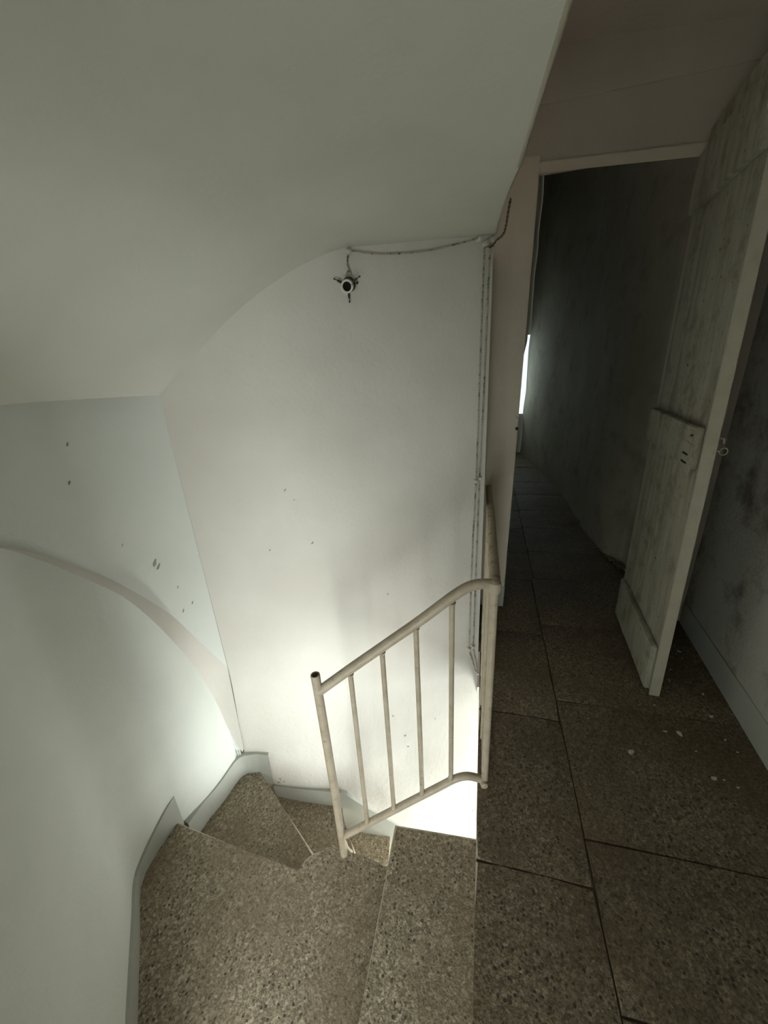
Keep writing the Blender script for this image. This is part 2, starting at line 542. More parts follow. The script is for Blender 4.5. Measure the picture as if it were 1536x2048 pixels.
# --- landing: far wall with the corridor opening, ceiling, right wall
YF = 2.31
bm = bmesh.new()
box(bm, -0.3, 1.30, YF, YF + 0.012, 2.325, 2.9)          # above the opening
box(bm, 0.010, 0.155, YF, YF + 0.12, -0.2, 2.325)          # left of the opening
box(bm, 0.90, 1.30, YF, YF + 0.12, -0.2, 2.325)           # right of the opening, behind the leaf
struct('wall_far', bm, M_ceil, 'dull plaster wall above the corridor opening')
bm = bmesh.new()                                         # slightly leaning flat pilaster beside the opening
v = [bm.verts.new(p) for p in ((0.002, YF - 0.012, 0), (0.164, YF - 0.012, 0), (0.208, YF - 0.012, 2.395), (0.002, YF - 0.012, 2.41),
                               (0.002, YF + 0.05, 0), (0.164, YF + 0.05, 0), (0.208, YF + 0.05, 2.395), (0.002, YF + 0.05, 2.41))]
for q in ((0, 1, 2, 3), (7, 6, 5, 4), (1, 5, 6, 2), (3, 2, 6, 7), (4, 0, 3, 7), (4, 5, 1, 0)): bm.faces.new([v[i] for i in q])
bmesh.ops.bevel(bm, geom=list(bm.edges), offset=0.004, segments=2, affect='EDGES')
struct('trim_1', bm, M_beige, 'beige flat pilaster left of the corridor opening', smooth=True)
bm = bmesh.new()                                         # grey painted foot of the pilaster
v = [(0.003, YF - 0.0155, 0.0), (0.166, YF - 0.0155, 0.0), (0.1695, YF - 0.0155, 0.15), (0.003, YF - 0.0155, 0.15)]
w = [(a, b + 0.02, c) for a, b, c in v]
vv = [bm.verts.new(p) for p in v + w]
for q in ((0, 1, 2, 3), (1, 5, 6, 2), (3, 2, 6, 7), (4, 0, 3, 7)): bm.faces.new([vv[i] for i in q])
struct('baseboard_far', bm, M_skirt, 'grey painted foot band of the pilaster')
bm = bmesh.new()                                         # lintel strip
v = [(0.200, 2.330), (0.95, 2.288), (0.95, 2.336), (0.200, 2.372)]
a = [bm.verts.new((p[0], YF - 0.010, p[1])) for p in v]; b = [bm.verts.new((p[0], YF + 0.012, p[1] + 0.008)) for p in v]
bm.faces.new(a); bm.faces.new(list(reversed(b)))
for i in range(4): bm.faces.new((a[i], b[i], b[(i + 1) % 4], a[(i + 1) % 4]))
bmesh.ops.bevel(bm, geom=list(bm.edges), offset=0.003, segments=2, affect='EDGES')
bmesh.ops.recalc_face_normals(bm, faces=bm.faces)
struct('trim_2', bm, M_beige, 'beige lintel strip over the corridor opening')
bm = bmesh.new()                                         # rough plaster reveal just inside the opening
pts = []
rows = [[], []]
for k in range(31):
    z = 2.33 * k / 30
    x = 0.19 + 0.035 * z / 2.3 + 0.010 * noise.noise(Vector((0, 0.3, z * 5))) + (0.012 if z > 1.6 else 0.012 * sstep(1.5, 1.7, z)) - 0.012
    rows[0].append((x - 0.045, YF + 0.05, z)); rows[1].append((x, YF + 0.11, z))
rows.append([(0.10, YF + 0.14, p[2]) for p in rows[1]])
grid(bm, rows)
bmesh.ops.recalc_face_normals(bm, faces=bm.faces)
struct('trim_3', bm, M_corr, 'rough damp plaster edge inside the opening', smooth=True)

bm = bmesh.new()
rows = []
for j in range(30):
    y = lerp(-1.6, YF, j / 29)
    rows.append([(x, y, lerp(2.765, 2.70, (x - 0.25) / 0.9) + 0.008 * noise.noise(Vector((x * 2, y * 2, 0))) + (0.0 if y < 1.95 else -0.012)) for x in [lerp(-0.05, 1.5, i / 14) for i in range(15)]])
grid(bm, rows)
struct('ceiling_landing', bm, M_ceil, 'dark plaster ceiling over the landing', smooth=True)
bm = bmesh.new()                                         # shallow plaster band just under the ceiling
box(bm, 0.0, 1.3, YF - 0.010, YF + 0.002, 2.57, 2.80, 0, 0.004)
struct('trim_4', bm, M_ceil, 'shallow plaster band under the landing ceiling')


def xright(y): return 1.013 + 0.080 * y + 0.0


bm = bmesh.new()
rows = []
for j in range(40):
    z = lerp(-0.05, 2.9, j / 39)
    rows.append([(xright(y) + 0.010 * noise.noise(Vector((y * 2.2, z * 2.2, 5))) * sstep(0.1, 0.6, z), y, z) for y in [lerp(-1.6, 2.34, i / 50) for i in range(51)]])
grid(bm, rows)
for (y, z, s, st) in ((1.60, 1.42, 0.016, 1.8), (1.62, 1.62, 0.010, 2.2), (1.55, 1.29, 0.012, 2), (1.50, 1.22, 0.010, 2), (1.38, 1.17, 0.014, 2.6), (1.47, 1.50, 0.008, 1.4),
                      (1.66, 1.33, 0.010, 2), (1.70, 1.20, 0.008, 3), (1.43, 1.33, 0.008, 2), (1.36, 1.02, 0.012, 2), (1.52, 0.95, 0.006, 1.5), (1.60, 0.83, 0.005, 1.4)):
    chip(bm, (xright(y) + 0.010 * noise.noise(Vector((y * 2.2, z * 2.2, 5))) - 0.002, y, z), (-1, 0.08, 0), s, st)
bmesh.ops.recalc_face_normals(bm, faces=bm.faces)
M_rust = plaster('dark_wall_stain', (0.10, 0.075, 0.05), (0.16, 0.12, 0.09), 0.4)
struct('wall_right', bm, [M_right, M_rust], 'stained plaster wall behind the door leaf', smooth=True)
bm = bmesh.new()
rows = [[], [], [], []]
for i in range(41):
    y = lerp(-1.6, 2.30, i / 40); x = xright(y)
    h = 0.150 - 0.01 * y / 2 + 0.003 * noise.noise(Vector((y * 6, 0, 0)))
    rows[0].append((x - 0.006, y, -0.01)); rows[1].append((x - 0.006, y, h)); rows[2].append((x - 0.004, y, h + 0.003)); rows[3].append((x + 0.02, y, h + 0.003))
grid(bm, rows)
bmesh.ops.recalc_face_normals(bm, faces=bm.faces)
struct('baseboard_right', bm, M_skirt, 'grey painted skirting band along the right wall', smooth=True)

# --- corridor beyond the opening
cw = [(1.17, 2.43), (1.12, 2.70), (1.084, 2.952), (1.042, 3.035), (0.992, 3.258), (0.962, 3.656), (0.945, 4.784), (0.786, 6.027), (0.640, 7.036)]
bm = bmesh.new()
path = arc_pts([(a, b, 0) for a, b in cw], 8)
rows = []
for j in range(55):
    z = lerp(-0.03, 4.9, j / 54)
    r = []
    for p in path:
        bulge = 0.05 * sstep(0.0, 1.0, z) * sstep(7.0, 5.5, p.y)
        n1 = 0.018 * noise.noise(Vector((p.x * 3, p.y * 2.5, z * 2.5))) + (0.03 * noise.noise(Vector((p.x * 9, p.y * 8, z * 9))) * sstep(0.14, 0.0, z))
        r.append((p.x - 0.01 + n1 + bulge + 0.018 * z * sstep(5.8, 6.6, p.y), p.y, z))
    rows.append(r)
grid(bm, rows)
bmesh.ops.recalc_face_normals(bm, faces=bm.faces)
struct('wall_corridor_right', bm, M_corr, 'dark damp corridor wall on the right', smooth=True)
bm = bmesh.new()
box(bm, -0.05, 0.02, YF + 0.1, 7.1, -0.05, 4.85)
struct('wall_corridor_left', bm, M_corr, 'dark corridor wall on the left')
bm = bmesh.new()
box(bm, -0.1, 0.12, 7.05, 7.2, -0.05, 4.85); box(bm, 0.74, 1.3, 7.05, 7.2, -0.05, 4.85)
box(bm, 0.12, 0.74, 7.05, 7.2, -0.05, 0.62); box(bm, 0.12, 0.74, 7.05, 7.2, 1.93, 4.85)
struct('wall_corridor_end', bm, M_white, 'corridor end wall around the bright window')
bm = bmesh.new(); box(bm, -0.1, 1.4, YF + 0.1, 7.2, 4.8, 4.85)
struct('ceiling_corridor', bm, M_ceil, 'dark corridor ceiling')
bm = bmesh.new(); box(bm, 0.12, 0.74, 7.12, 7.13, 0.62, 1.93)
w1 = struct('window_1', bm, M_glass, 'bright sliver of window at the corridor end')
bm = bmesh.new()
box(bm, 0.12, 0.74, 7.06, 7.115, 1.885, 1.93); box(bm, 0.12, 0.74, 7.06, 7.115, 0.62, 0.66); box(bm, 0.12, 0.16, 7.06, 7.115, 0.66, 1.885)
obj('window_frame', bm, M_white, w1)

# --- landing floor: stone slabs over a dark bed
bm = bmesh.new()
EDGE = 0.024
box(bm, EDGE + 0.004, 1.35, -1.6, 7.2, -0.09, -0.006, 1)
box(bm, -0.02, 0.2, 1.93, 2.4, -0.09, -0.006, 1)


def slab(x0, x1, y0, y1, seed):
    g = 0.0028
    n = 5
    rnd = random.Random(seed)
    tz = rnd.uniform(-0.0015, 0.0008)
    xa = [x0 + (g if x0 > 0.03 else 0), x1 - g]
    pts = []
    for (a, b, c, d) in ((xa[0], y0 + g, xa[1], y0 + g), (xa[1], y0 + g, xa[1], y1 - g), (xa[1], y1 - g, xa[0], y1 - g), (xa[0], y1 - g, xa[0], y0 + g)):
        for q in range(n):
            t = q / n
            w = 0.0 if q == 0 else rnd.uniform(-0.0018, 0.0018)
            on_edge = abs(a - EDGE) < 1e-4 and abs(c - EDGE) < 1e-4
            pts.append((lerp(a, c, t) + (0 if on_edge else w), lerp(b, d, t) + w))
    k0 = len(bm.faces)
    prism(bm, pts, -0.05, tz, 0.007)
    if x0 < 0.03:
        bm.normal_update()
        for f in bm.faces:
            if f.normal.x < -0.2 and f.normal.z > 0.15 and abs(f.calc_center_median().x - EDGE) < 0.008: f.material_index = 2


sl = random.Random(3)
lx = [-1.6, -1.0, -0.42, 0.20, 0.817, 1.43, 2.04, 2.66]
for i in range(len(lx) - 1): slab(EDGE, 0.383, lx[i], lx[i + 1], i)
rx = [-1.6, -1.1, -0.5, 0.0, 0.56, 0.955, 1.55, 2.14, 2.7]
for i in range(len(rx) - 1): slab(0.383, 1.30, rx[i], rx[i + 1], 20 + i)
y = 2.7; i = 60
while y < 7.1:
    h = sl.uniform(0.4, 0.62)
    slab(0.02, 0.40, y - 0.04, y + h - 0.04, i); slab(0.40, 1.30, y, y + h, i + 1)
    y += h; i += 3
slab(-0.02, 0.024, 1.90, 2.34, 99)
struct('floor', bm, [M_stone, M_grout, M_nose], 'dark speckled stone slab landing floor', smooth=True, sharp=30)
bm = bmesh.new(); box(bm, 0.05, 1.35, -1.6, 2.6, -0.12, -0.092)
struct('ceiling_lower', bm, M_white, 'plaster underside of the landing')

# --- lower stair well, out of sight below the landing (carries the daylight)
bm = bmesh.new(); box(bm, 1.5, 1.6, -0.2, 1.6, -3.0, -0.2); box(bm, -0.6, 1.6, -1.7, -1.6, -3.0, 3.0); box(bm, 1.3, 1.4, -1.7, -1.5, -0.2, 3.0)
struct('wall_lower', bm, M_white, 'plaster walls below and behind the landing')
bm = bmesh.new(); box(bm, -1.4, 1.6, -1.7, 1.6, -3.1, -3.0)
struct('floor_lower', bm, M_step, 'stone floor at the foot of the stairs')

# ------------------------------------------------------------------ staircase
stairs = thing('staircase', 'speckled stone winder stairs turning down left around the railing post', 'stairs', (-0.6, 0.6, -0.34))


def tread(pts, z, th=0.17):
    bm = bmesh.new()
    if sum(a[0] * b[1] - b[0] * a[1] for a, b in zip(pts, pts[1:] + pts[:1])) < 0: pts = pts[::-1]
    prism(bm, pts, z - th, z, 0.009)
    bm.normal_update()
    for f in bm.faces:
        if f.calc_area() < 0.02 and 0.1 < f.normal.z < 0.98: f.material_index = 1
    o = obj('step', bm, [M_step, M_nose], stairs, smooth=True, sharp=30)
    return o


# first step down from the landing
tread([(-0.279, -1.2), (0.035, -1.2), (0.035, 0.977), (-0.291, 0.957), (-0.283, 0.445)], -0.17)
bm = bmesh.new(); box(bm, 0.028, 0.060, -1.2, 0.972, -0.40, -0.06)
obj('riser', bm, M_step, stairs)
bm = bmesh.new(); box(bm, -0.255, -0.235, -1.2, 0.875, -0.50, -0.30)
obj('riser', bm, M_step, stairs)
# wide winder with the rounded end
tread([(-0.5, -0.2), (-0.25, -1.0), (-0.25, 0.885), (-0.315, 0.892), (-0.393, 0.905), (-0.45, 0.910), (-0.503, 0.910), (-0.540, 0.908), (-0.570, 0.903), (-0.600, 0.893), (-0.625, 0.880),
       (-0.645, 0.862), (-0.658, 0.843), (-0.664, 0.822), (-0.663, 0.795), (-0.985, 0.826), (-1.33, 0.858), (-1.33, 0.62), (-1.28, 0.595), (-1.0, 0.30), (-0.55, -0.16)], -0.34)
tread([(-0.5, 0.4), (-0.45, 0.85), (-0.60, 0.870), (-0.690, 0.955), (-0.90, 1.090), (-1.149, 1.254), (-1.19, 1.29), (-1.28, 1.25), (-1.32, 0.84), (-1.0, 0.6)], -0.51)
tread([(-0.5, 0.7), (-0.45, 0.9), (-0.5, 0.98), (-0.528, 1.064), (-0.583, 1.126), (-0.640, 1.195), (-0.695, 1.275), (-0.70, 1.33), (-1.2, 1.33), (-1.1, 1.1), (-0.7, 0.8)], -0.68)
tread([(-0.38, 0.8), (-0.39, 0.95), (-0.398, 1.133), (-0.420, 1.278), (-0.425, 1.36), (-0.75, 1.36), (-0.66, 1.1), (-0.6, 0.8)], -0.85)
for k in range(6):
    x1 = -0.41 + 0.27 * (k + 1)
    tread([(x1, 0.8), (x1, 1.42), (x1 - 0.31, 1.42), (x1 - 0.31, 0.8)], -1.02 - 0.17 * k)

# ------------------------------------------------------------------ grey skirting following the steps


def band(name, label, segs, off=0.010):
    """segs: list of (x, y, zbottom, ztop, nx, ny)"""
    bm = bmesh.new()
    for s in segs:
        rows = [[], [], []]
        for (x, y, zb, zt, nx, ny) in s:
            l = math.hypot(nx, ny); nx /= l; ny /= l
            rows[0].append((x + nx * off, y + ny * off, zb)); rows[1].append((x + nx * off, y + ny * off, zt)); rows[2].append((x - nx * 0.03, y - ny * 0.03, zt + 0.001))
        grid(bm, rows)
    bmesh.ops.recalc_face_normals(bm, faces=bm.faces)
    return struct(name, bm, M_skirt, label, smooth=True, sharp=50)


def lw(u, zb, zt, nx, ny):
    p = low_left(u, (zb + zt) / 2); return (p.x, p.y, zb, zt, nx, ny)


seg1 = [lw(0.0, -0.36, -0.245, 0.73, 0.69), lw(1.0, -0.36, -0.25, 0.73, 0.69), lw(2.0, -0.36, -0.262, 0.73, 0.69), lw(3.0, -0.36, -0.272, 0.8, 0.6), lw(4.0, -0.36, -0.275, 0.9, 0.4),
        lw(5.0, -0.36, -0.272, 0.97, 0.25), lw(6.0, -0.36, -0.245, 1, 0), lw(7.0, -0.36, -0.208, 1, -0.1), lw(7.45, -0.52, -0.195, 1, -0.2)]
seg2 = [(x, y, -0.53, zt, nx, ny) for (x, y, zt, nx, ny) in
        [(lw(7.46, 0, 0, 1, 0)[0], lw(7.46, 0, 0, 1, 0)[1], -0.385, 1, -0.25), (-1.268, 0.98, -0.385, 1, -0.25), (-1.252, 1.05, -0.385, 1, -0.2), (-1.244, 1.10, -0.383, 1, -0.1),
         (-1.241, 1.15, -0.380, 1, -0.1), (-1.234, 1.190, -0.378, 1, -0.4), (-1.222, 1.215, -0.376, 0.8, -0.7), (-1.200, 1.232, -0.374, 0.4, -0.9), (-1.17, 1.242, -0.372, 0.1, -1)]]
for x in (-1.13, -1.10, -1.068):
    seg2.append((x, yback(x, -0.45), -0.70, -0.370, 0, -1))
seg3 = []
for x in (-1.066, -1.0, -0.9, -0.8, -0.72, -0.645): seg3.append((x, yback(x, -0.62), -0.90, lerp(-0.600, -0.556, (x + 1.066) / 0.42), 0, -1))
for x in (-0.60, -0.55, -0.50, -0.456, -0.42, -0.387, -0.33, -0.2, 0.0): seg3.append((x, yback(x, -0.8), -1.3, -0.556 - 0.70 * (x + 0.645), 0, -1))
band('baseboard_left', 'grey painted skirting stepping down along the left wall', [seg1, seg2[:9]])
band('baseboard_back', 'grey painted skirting stepping down along the back wall', [seg2[8:], seg3])

# ------------------------------------------------------------------ railing
rail = thing('stair_railing', 'cream painted tubular metal railing around the stair well', 'railing', (-0.5, 0.9, -0.34))


def ps(s, z):
    """point in the plane of the sloping section, s in 0..1 from lower post to corner post"""
    return Vector((lerp(-0.503, 0.050, s), lerp(0.899, 1.071, s), z))


bm = bmesh.new()
tube(bm, [ps(0, -0.36), ps(0, 0.0), ps(-0.005, 0.3), ps(-0.012, 0.612)], 0.0155, 18, hollow=1)
r = tube(bm, [ps(-0.012, 0.612), ps(-0.012, 0.60)], 0.0115, 18, cap=False)
bm.verts.ensure_lookup_table()
n = len(bm.verts); ro = bm.verts[n - 54 + 0:n - 36] if False else None
obj('post', bm, M_rail, rail, smooth=True)
bm = bmesh.new(); lathe(bm, ps(-0.012, 0.585), (0, 0, 1), [(0.0152, 0), (0.0162, 0.026), (0.0150, 0.030), (0.011, 0.030), (0.011, 0.004), (0.0001, 0.004)], 20)
obj('post_rim', bm, M_rail, rail, smooth=True)
bm = bmesh.new()
top = [ps(0.0, 0.545), ps(0.2, 0.630), ps(0.4, 0.712), ps(0.6, 0.795), ps(0.74, 0.858), ps(0.80, 0.883), ps(0.85, 0.900), ps(0.90, 0.908), ps(0.95, 0.908), ps(1.0, 0.903)]
tube(bm, arc_pts(top, 4), 0.0165, 18)
obj('sloping_handrail', bm, M_rail, rail, smooth=True)
bm = bmesh.new()
bk = [(0.050, 1.058, 0.903), (0.050, 1.10, 0.899), (0.049, 1.35, 0.884), (0.047, 1.65, 0.866), (0.045, 1.95, 0.849), (0.043, 2.315, 0.828)]
tube(bm, arc_pts(bk, 5), 0.0185, 18)
obj('level_handrail', bm, M_rail_worn, rail, smooth=True)
bm = bmesh.new(); lathe(bm, (0.050, 1.062, 0.878), (0, 0, 1), [(0.004, 0), (0.016, 0.003), (0.0195, 0.012), (0.0205, 0.024), (0.018, 0.038), (0.008, 0.045)], 18)
obj('weld_knuckle', bm, M_rail, rail, smooth=True)
bm = bmesh.new()
bot = [ps(0.0, -0.228), ps(0.35, -0.106), ps(0.70, 0.016), ps(0.78, 0.044), ps(0.83, 0.056), ps(0.88, 0.058), ps(0.93, 0.048), ps(0.985, 0.030)]
tube(bm, arc_pts(bot, 4), 0.0145, 16)
obj('bottom_rail', bm, M_rail, rail, smooth=True)
bm = bmesh.new(); tube(bm, [(0.050, 1.068, 0.0), (0.050, 1.069, 0.9)], 0.0125, 16)
obj('corner_post', bm, M_rail, rail, smooth=True)
bm = bmesh.new(); lathe(bm, (0.046, 1.060, 0.028), (0.35, -0.9, -0.1), [(0.0145, 0), (0.0145, 0.014), (0.011, 0.018)], 16)
obj('end_cap', bm, M_rail, rail, smooth=True)
for sb, st in ((0.190, 0.186), (0.380, 0.376), (0.578, 0.570), (0.772, 0.770)):
    def zt(s): return 0.545 + s * 0.418
    def zb(s): return -0.228 + s * 0.349
    bm = bmesh.new()
    tube(bm, [ps(sb, zb(sb)), ps(lerp(sb, st, .5), (zb(sb) + zt(st)) / 2), ps(st, zt(st))], 0.0088, 12)
    for (s, z, d) in ((sb, zb(sb) + 0.013, 1), (st, zt(st) - 0.016, -1)):
        lathe(bm, ps(s, z), (0, 0, d), [(0.0125, 0), (0.0115, 0.004), (0.0090, 0.012)], 12)
    obj('baluster', bm, M_rail, rail, smooth=True)
for xb, yb in ((0.040, 1.25), (0.035, 1.43), (0.036, 1.61), (0.036, 1.79), (0.036, 1.95)):
    bm = bmesh.new(); tube(bm, [(xb, yb, 0.03), (xb, yb, 0.90 - 0.062 * (yb - 1.06))], 0.0088, 12)
    obj('baluster', bm, M_rail, rail, smooth=True)
bm = bmesh.new(); tube(bm, [(0.050, 1.07, 0.035), (0.046, 2.305, 0.032)], 0.012, 14)
obj('bottom_rail', bm, M_rail, rail, smooth=True)
bm = bmesh.new()
tube(bm, [ps(0.015, -0.24), ps(0.03, -0.30), (-0.475, 0.915, -0.345)], 0.005, 8)
obj('anchor_rod', bm, M_rail, rail, smooth=True)

# ------------------------------------------------------------------ cables, insulators, lamp holder
NB = Vector((0.478, -0.878, 0)).normalized()
TB = Vector((0.878, 0.478, 0)).normalized()


def bw(x, z, d=0.0):
    return Vector((x, yback(x, z), z)) + NB * d


def twisted(name, pts, label, r=0.0017, pitch=0.024, rad=0.0021, mat=None):
    pts = arc_pts(pts, 10)
    # resample along the length
    L = [0]
    for a, b in zip(pts, pts[1:]): L.append(L[-1] + (b - a).length)
    n = max(8, int(L[-1] / 0.004))
    bm = bmesh.new()
    for ph in (0, math.pi):
        out = []; j = 0
        for k in range(n + 1):
            s = L[-1] * k / n
            while j < len(L) - 2 and L[j + 1] < s: j += 1
            t = (s - L[j]) / max(L[j + 1] - L[j], 1e-9)
            p = pts[j].lerp(pts[j + 1], t); d = (pts[j + 1] - pts[j]).normalized()
            u = d.cross(NB); u = u.normalized() if u.length > 1e-4 else TB; w = d.cross(u)
            a = 2 * math.pi * s / pitch + ph
            out.append(p + (u * math.cos(a) + w * math.sin(a)) * rad)
        tube(bm, out, r, 6)
    o = obj(name, bm, mat or M_cord, None, smooth=True, sharp=80, loc=tuple(pts[0]))
    return tag(o, label, 'cable')


twisted('electric_cable', [bw(-0.510, 1.957, 0.012), bw(-0.40, 1.947, 0.010), bw(-0.25, 1.958, 0.009), bw(-0.12, 1.985, 0.010), bw(-0.05, 2.003, 0.012)],
        'sagging twisted cloth cable running level under the vault to the lamp')
twisted('electric_cable', [bw(-0.516, 1.950, 0.012), bw(-0.520, 1.915, 0.008), bw(-0.514, 1.893, 0.008), bw(-0.512, 1.870, 0.010)],
        'short twisted cable dropping from the vault insulator to the lamp holder')
twisted('electric_cable', [bw(-0.026, 1.985, 0.014), bw(-0.027, 1.90, 0.010), bw(-0.029, 1.5, 0.009), bw(-0.034, 1.01, 0.014), bw(-0.040, 0.6, 0.009), bw(-0.046, 0.02, 0.014)],
        'left one of the two upright twisted cables beside the pilaster', 0.0021, 0.026, 0.0026)
twisted('electric_cable', [bw(-0.004, 1.985, 0.016), bw(-0.005, 1.90, 0.010), bw(-0.008, 1.5, 0.009), bw(-0.018, 1.02, 0.014), bw(-0.018, 0.6, 0.009), bw(-0.022, 0.03, 0.014)],
        'right one of the two upright twisted cables beside the pilaster', 0.0021, 0.026, 0.0026)
twisted('electric_cable', [bw(-0.024, 1.975, 0.018), bw(-0.004, 1.972, 0.022), bw(0.012, 1.992, 0.024), Vector((0.048, 1.875, 2.008)), Vector((0.057, 1.85, 2.03)), Vector((0.062, 1.82, 2.065)), Vector((0.068, 1.80, 2.10))],
        'twisted cable bending up from the insulators round the vault edge', 0.0024, 0.03, 0.0028, M_cord_dark)
for a, b, l in (((-0.046, 0.01), (0.000, -0.100), 'left slanting cable under the lowest insulators'), ((-0.026, 0.02), (0.010, -0.090), 'right slanting cable under the lowest insulators')):
    twisted('electric_cable', [bw(a[0], a[1], 0.014), bw((a[0] + b[0]) / 2, (a[1] + b[1]) / 2, 0.010), bw(b[0], b[1], 0.008)], l, 0.0019, 0.026, 0.0022)


def knob(x, z, r, label):
    bm = bmesh.new()
    lathe(bm, bw(x, z, 0.0), NB, [(r * 1.0, -0.002), (r, 0.004), (r * 0.62, 0.008), (r * 0.58, 0.013), (r * 0.98, 0.017), (r, 0.021), (r * 0.8, 0.025), (r * 0.30, 0.026), (r * 0.28, 0.022), (0.0003, 0.022)], 18)
    p = tuple(bw(x, z, 0.0))
    t = thing('porcelain_insulator', label, 'insulator', p, 'porcelain cable insulators on the back wall')
    obj('knob', bm, M_porc, t, smooth=True)
    bm = bmesh.new(); lathe(bm, bw(x, z, 0.021), NB, [(r * 0.42, 0), (r * 0.40, 0.004), (r * 0.2, 0.0065)], 12)
    obj('screw', bm, M_porc, t, smooth=True)


knob(-0.515, 1.952, 0.0095, 'small porcelain insulator under the vault directly above the lamp holder')
knob(-0.046, 2.000, 0.0095, 'painted insulator at the right end of the level cable, leftmost of the top three')
knob(-0.024, 1.984, 0.0115, 'painted insulator heading the left upright cable, middle of the top three')
knob(0.000, 1.996, 0.0115, 'porcelain insulator where the cable bends round the vault edge, rightmost at top')
knob(-0.034, 0.998, 0.0085, 'left insulator of the pair halfway down the upright cables')
knob(-0.017, 1.010, 0.0085, 'right insulator of the pair halfway down the upright cables')
knob(-0.046, 0.010, 0.0085, 'left insulator of the pair at the foot of the upright cables')
knob(-0.024, 0.018, 0.0085, 'right insulator of the pair at the foot of the upright cables')
knob(0.006, -0.100, 0.006, 'tiny lowest insulator at the foot of the slanting cables')

LC = bw(-0.520, 1.848, 0.0)
LA = Vector((0.10, -0.93, -0.30)).normalized()
lamp = thing('lamp_holder', 'bare porcelain wall lamp socket with three rusty shade claws', 'lamp', tuple(LC))
bm = bmesh.new(); lathe(bm, LC, NB, [(0.035, -0.003), (0.035, 0.003), (0.031, 0.007), (0.026, 0.009)], 30); obj('back_plate', bm, M_back, lamp, smooth=True)
bm = bmesh.new(); lathe(bm, LC + NB * 0.008, LA, [(0.026, 0), (0.025, 0.010), (0.0215, 0.016), (0.0205, 0.030)], 28); obj('socket_body', bm, M_iron, lamp, smooth=True)
bm = bmesh.new(); lathe(bm, LC + NB * 0.008, LA, [(0.0215, 0.028), (0.0235, 0.030), (0.0235, 0.042), (0.0225, 0.045), (0.0165, 0.045), (0.0155, 0.040), (0.0150, 0.030), (0.0003, 0.030)], 30)
obj('socket_ring', bm, M_porc, lamp, smooth=True)
bm = bmesh.new(); lathe(bm, LC + NB * 0.008, LA, [(0.0158, 0.0315), (0.0158, 0.0412), (0.0146, 0.0415), (0.0138, 0.034), (0.0003, 0.033)], 26); obj('socket_thread', bm, M_dark, lamp, smooth=True)
U1 = LA.cross(Vector((0, 0, 1))).normalized(); U2 = U1.cross(LA).normalized()
if U1.x < 0: U1 = -U1
for ang in (152, 268, 28):
    d = U1 * math.cos(math.radians(ang)) + U2 * math.sin(math.radians(ang))
    base = LC + NB * 0.008 + LA * 0.024
    bm = bmesh.new()
    tube(bm, [base + d * 0.018, base + d * 0.028, base + d * 0.042], [0.0052, 0.0046, 0.0042], 8)
    arm = obj('claw_arm', bm, M_iron, lamp, smooth=True)
    bm = bmesh.new()
    tube(bm, [base + d * 0.040, base + d * 0.056], 0.0017, 7)
    lathe(bm, base + d * 0.052, d, [(0.0015, 0), (0.0032, 0.002), (0.0032, 0.004), (0.0012, 0.0062)], 10)
    obj('thumb_screw', bm, M_iron, arm, smooth=True)
bm = bmesh.new(); lathe(bm, LC + NB * 0.010 + TB * 0.031 + Vector((0, 0, 0.004)), NB, [(0.0042, 0), (0.0046, 0.003), (0.002, 0.006)], 12); obj('fixing_screw', bm, M_iron, lamp, smooth=True)
for s in (-0.008, 0.009):
    bm = bmesh.new(); tube(bm, [LC + Vector((0, 0, 0.045)) + NB * 0.008, LC + TB * s + Vector((0, 0, 0.034)) + NB * 0.012, LC + TB * s * 1.3 + Vector((0, 0, 0.020)) + NB * 0.012], 0.0022, 7)
    obj('lead_wire', bm, M_cord, lamp, smooth=True)

# ------------------------------------------------------------------ plank door leaf standing open
HG = Vector((0.864, 2.305, 0)); FB = Vector((0.818, 1.657, 0)); FT = Vector((0.777, 1.655, 0))
HT = 2.385


def dl(u, w, z):
    """u 0 hinge .. 1 free edge, w thickness away from the stair side, z height"""
    f = FB.lerp(FT, z / HT)
    p = HG.lerp(f, u)
    d = (f - HG).normalized(); nrm = Vector((-d.y, d.x, 0))
    if nrm.x < 0: nrm = -nrm
    return Vector((p.x, p.y, 0)) + nrm * w + Vector((0, 0, z))


door = thing('plank_door', 'weathered ledged plank door leaf standing open with worn off-white paint', 'door', (0.864, 2.305, 0.0))


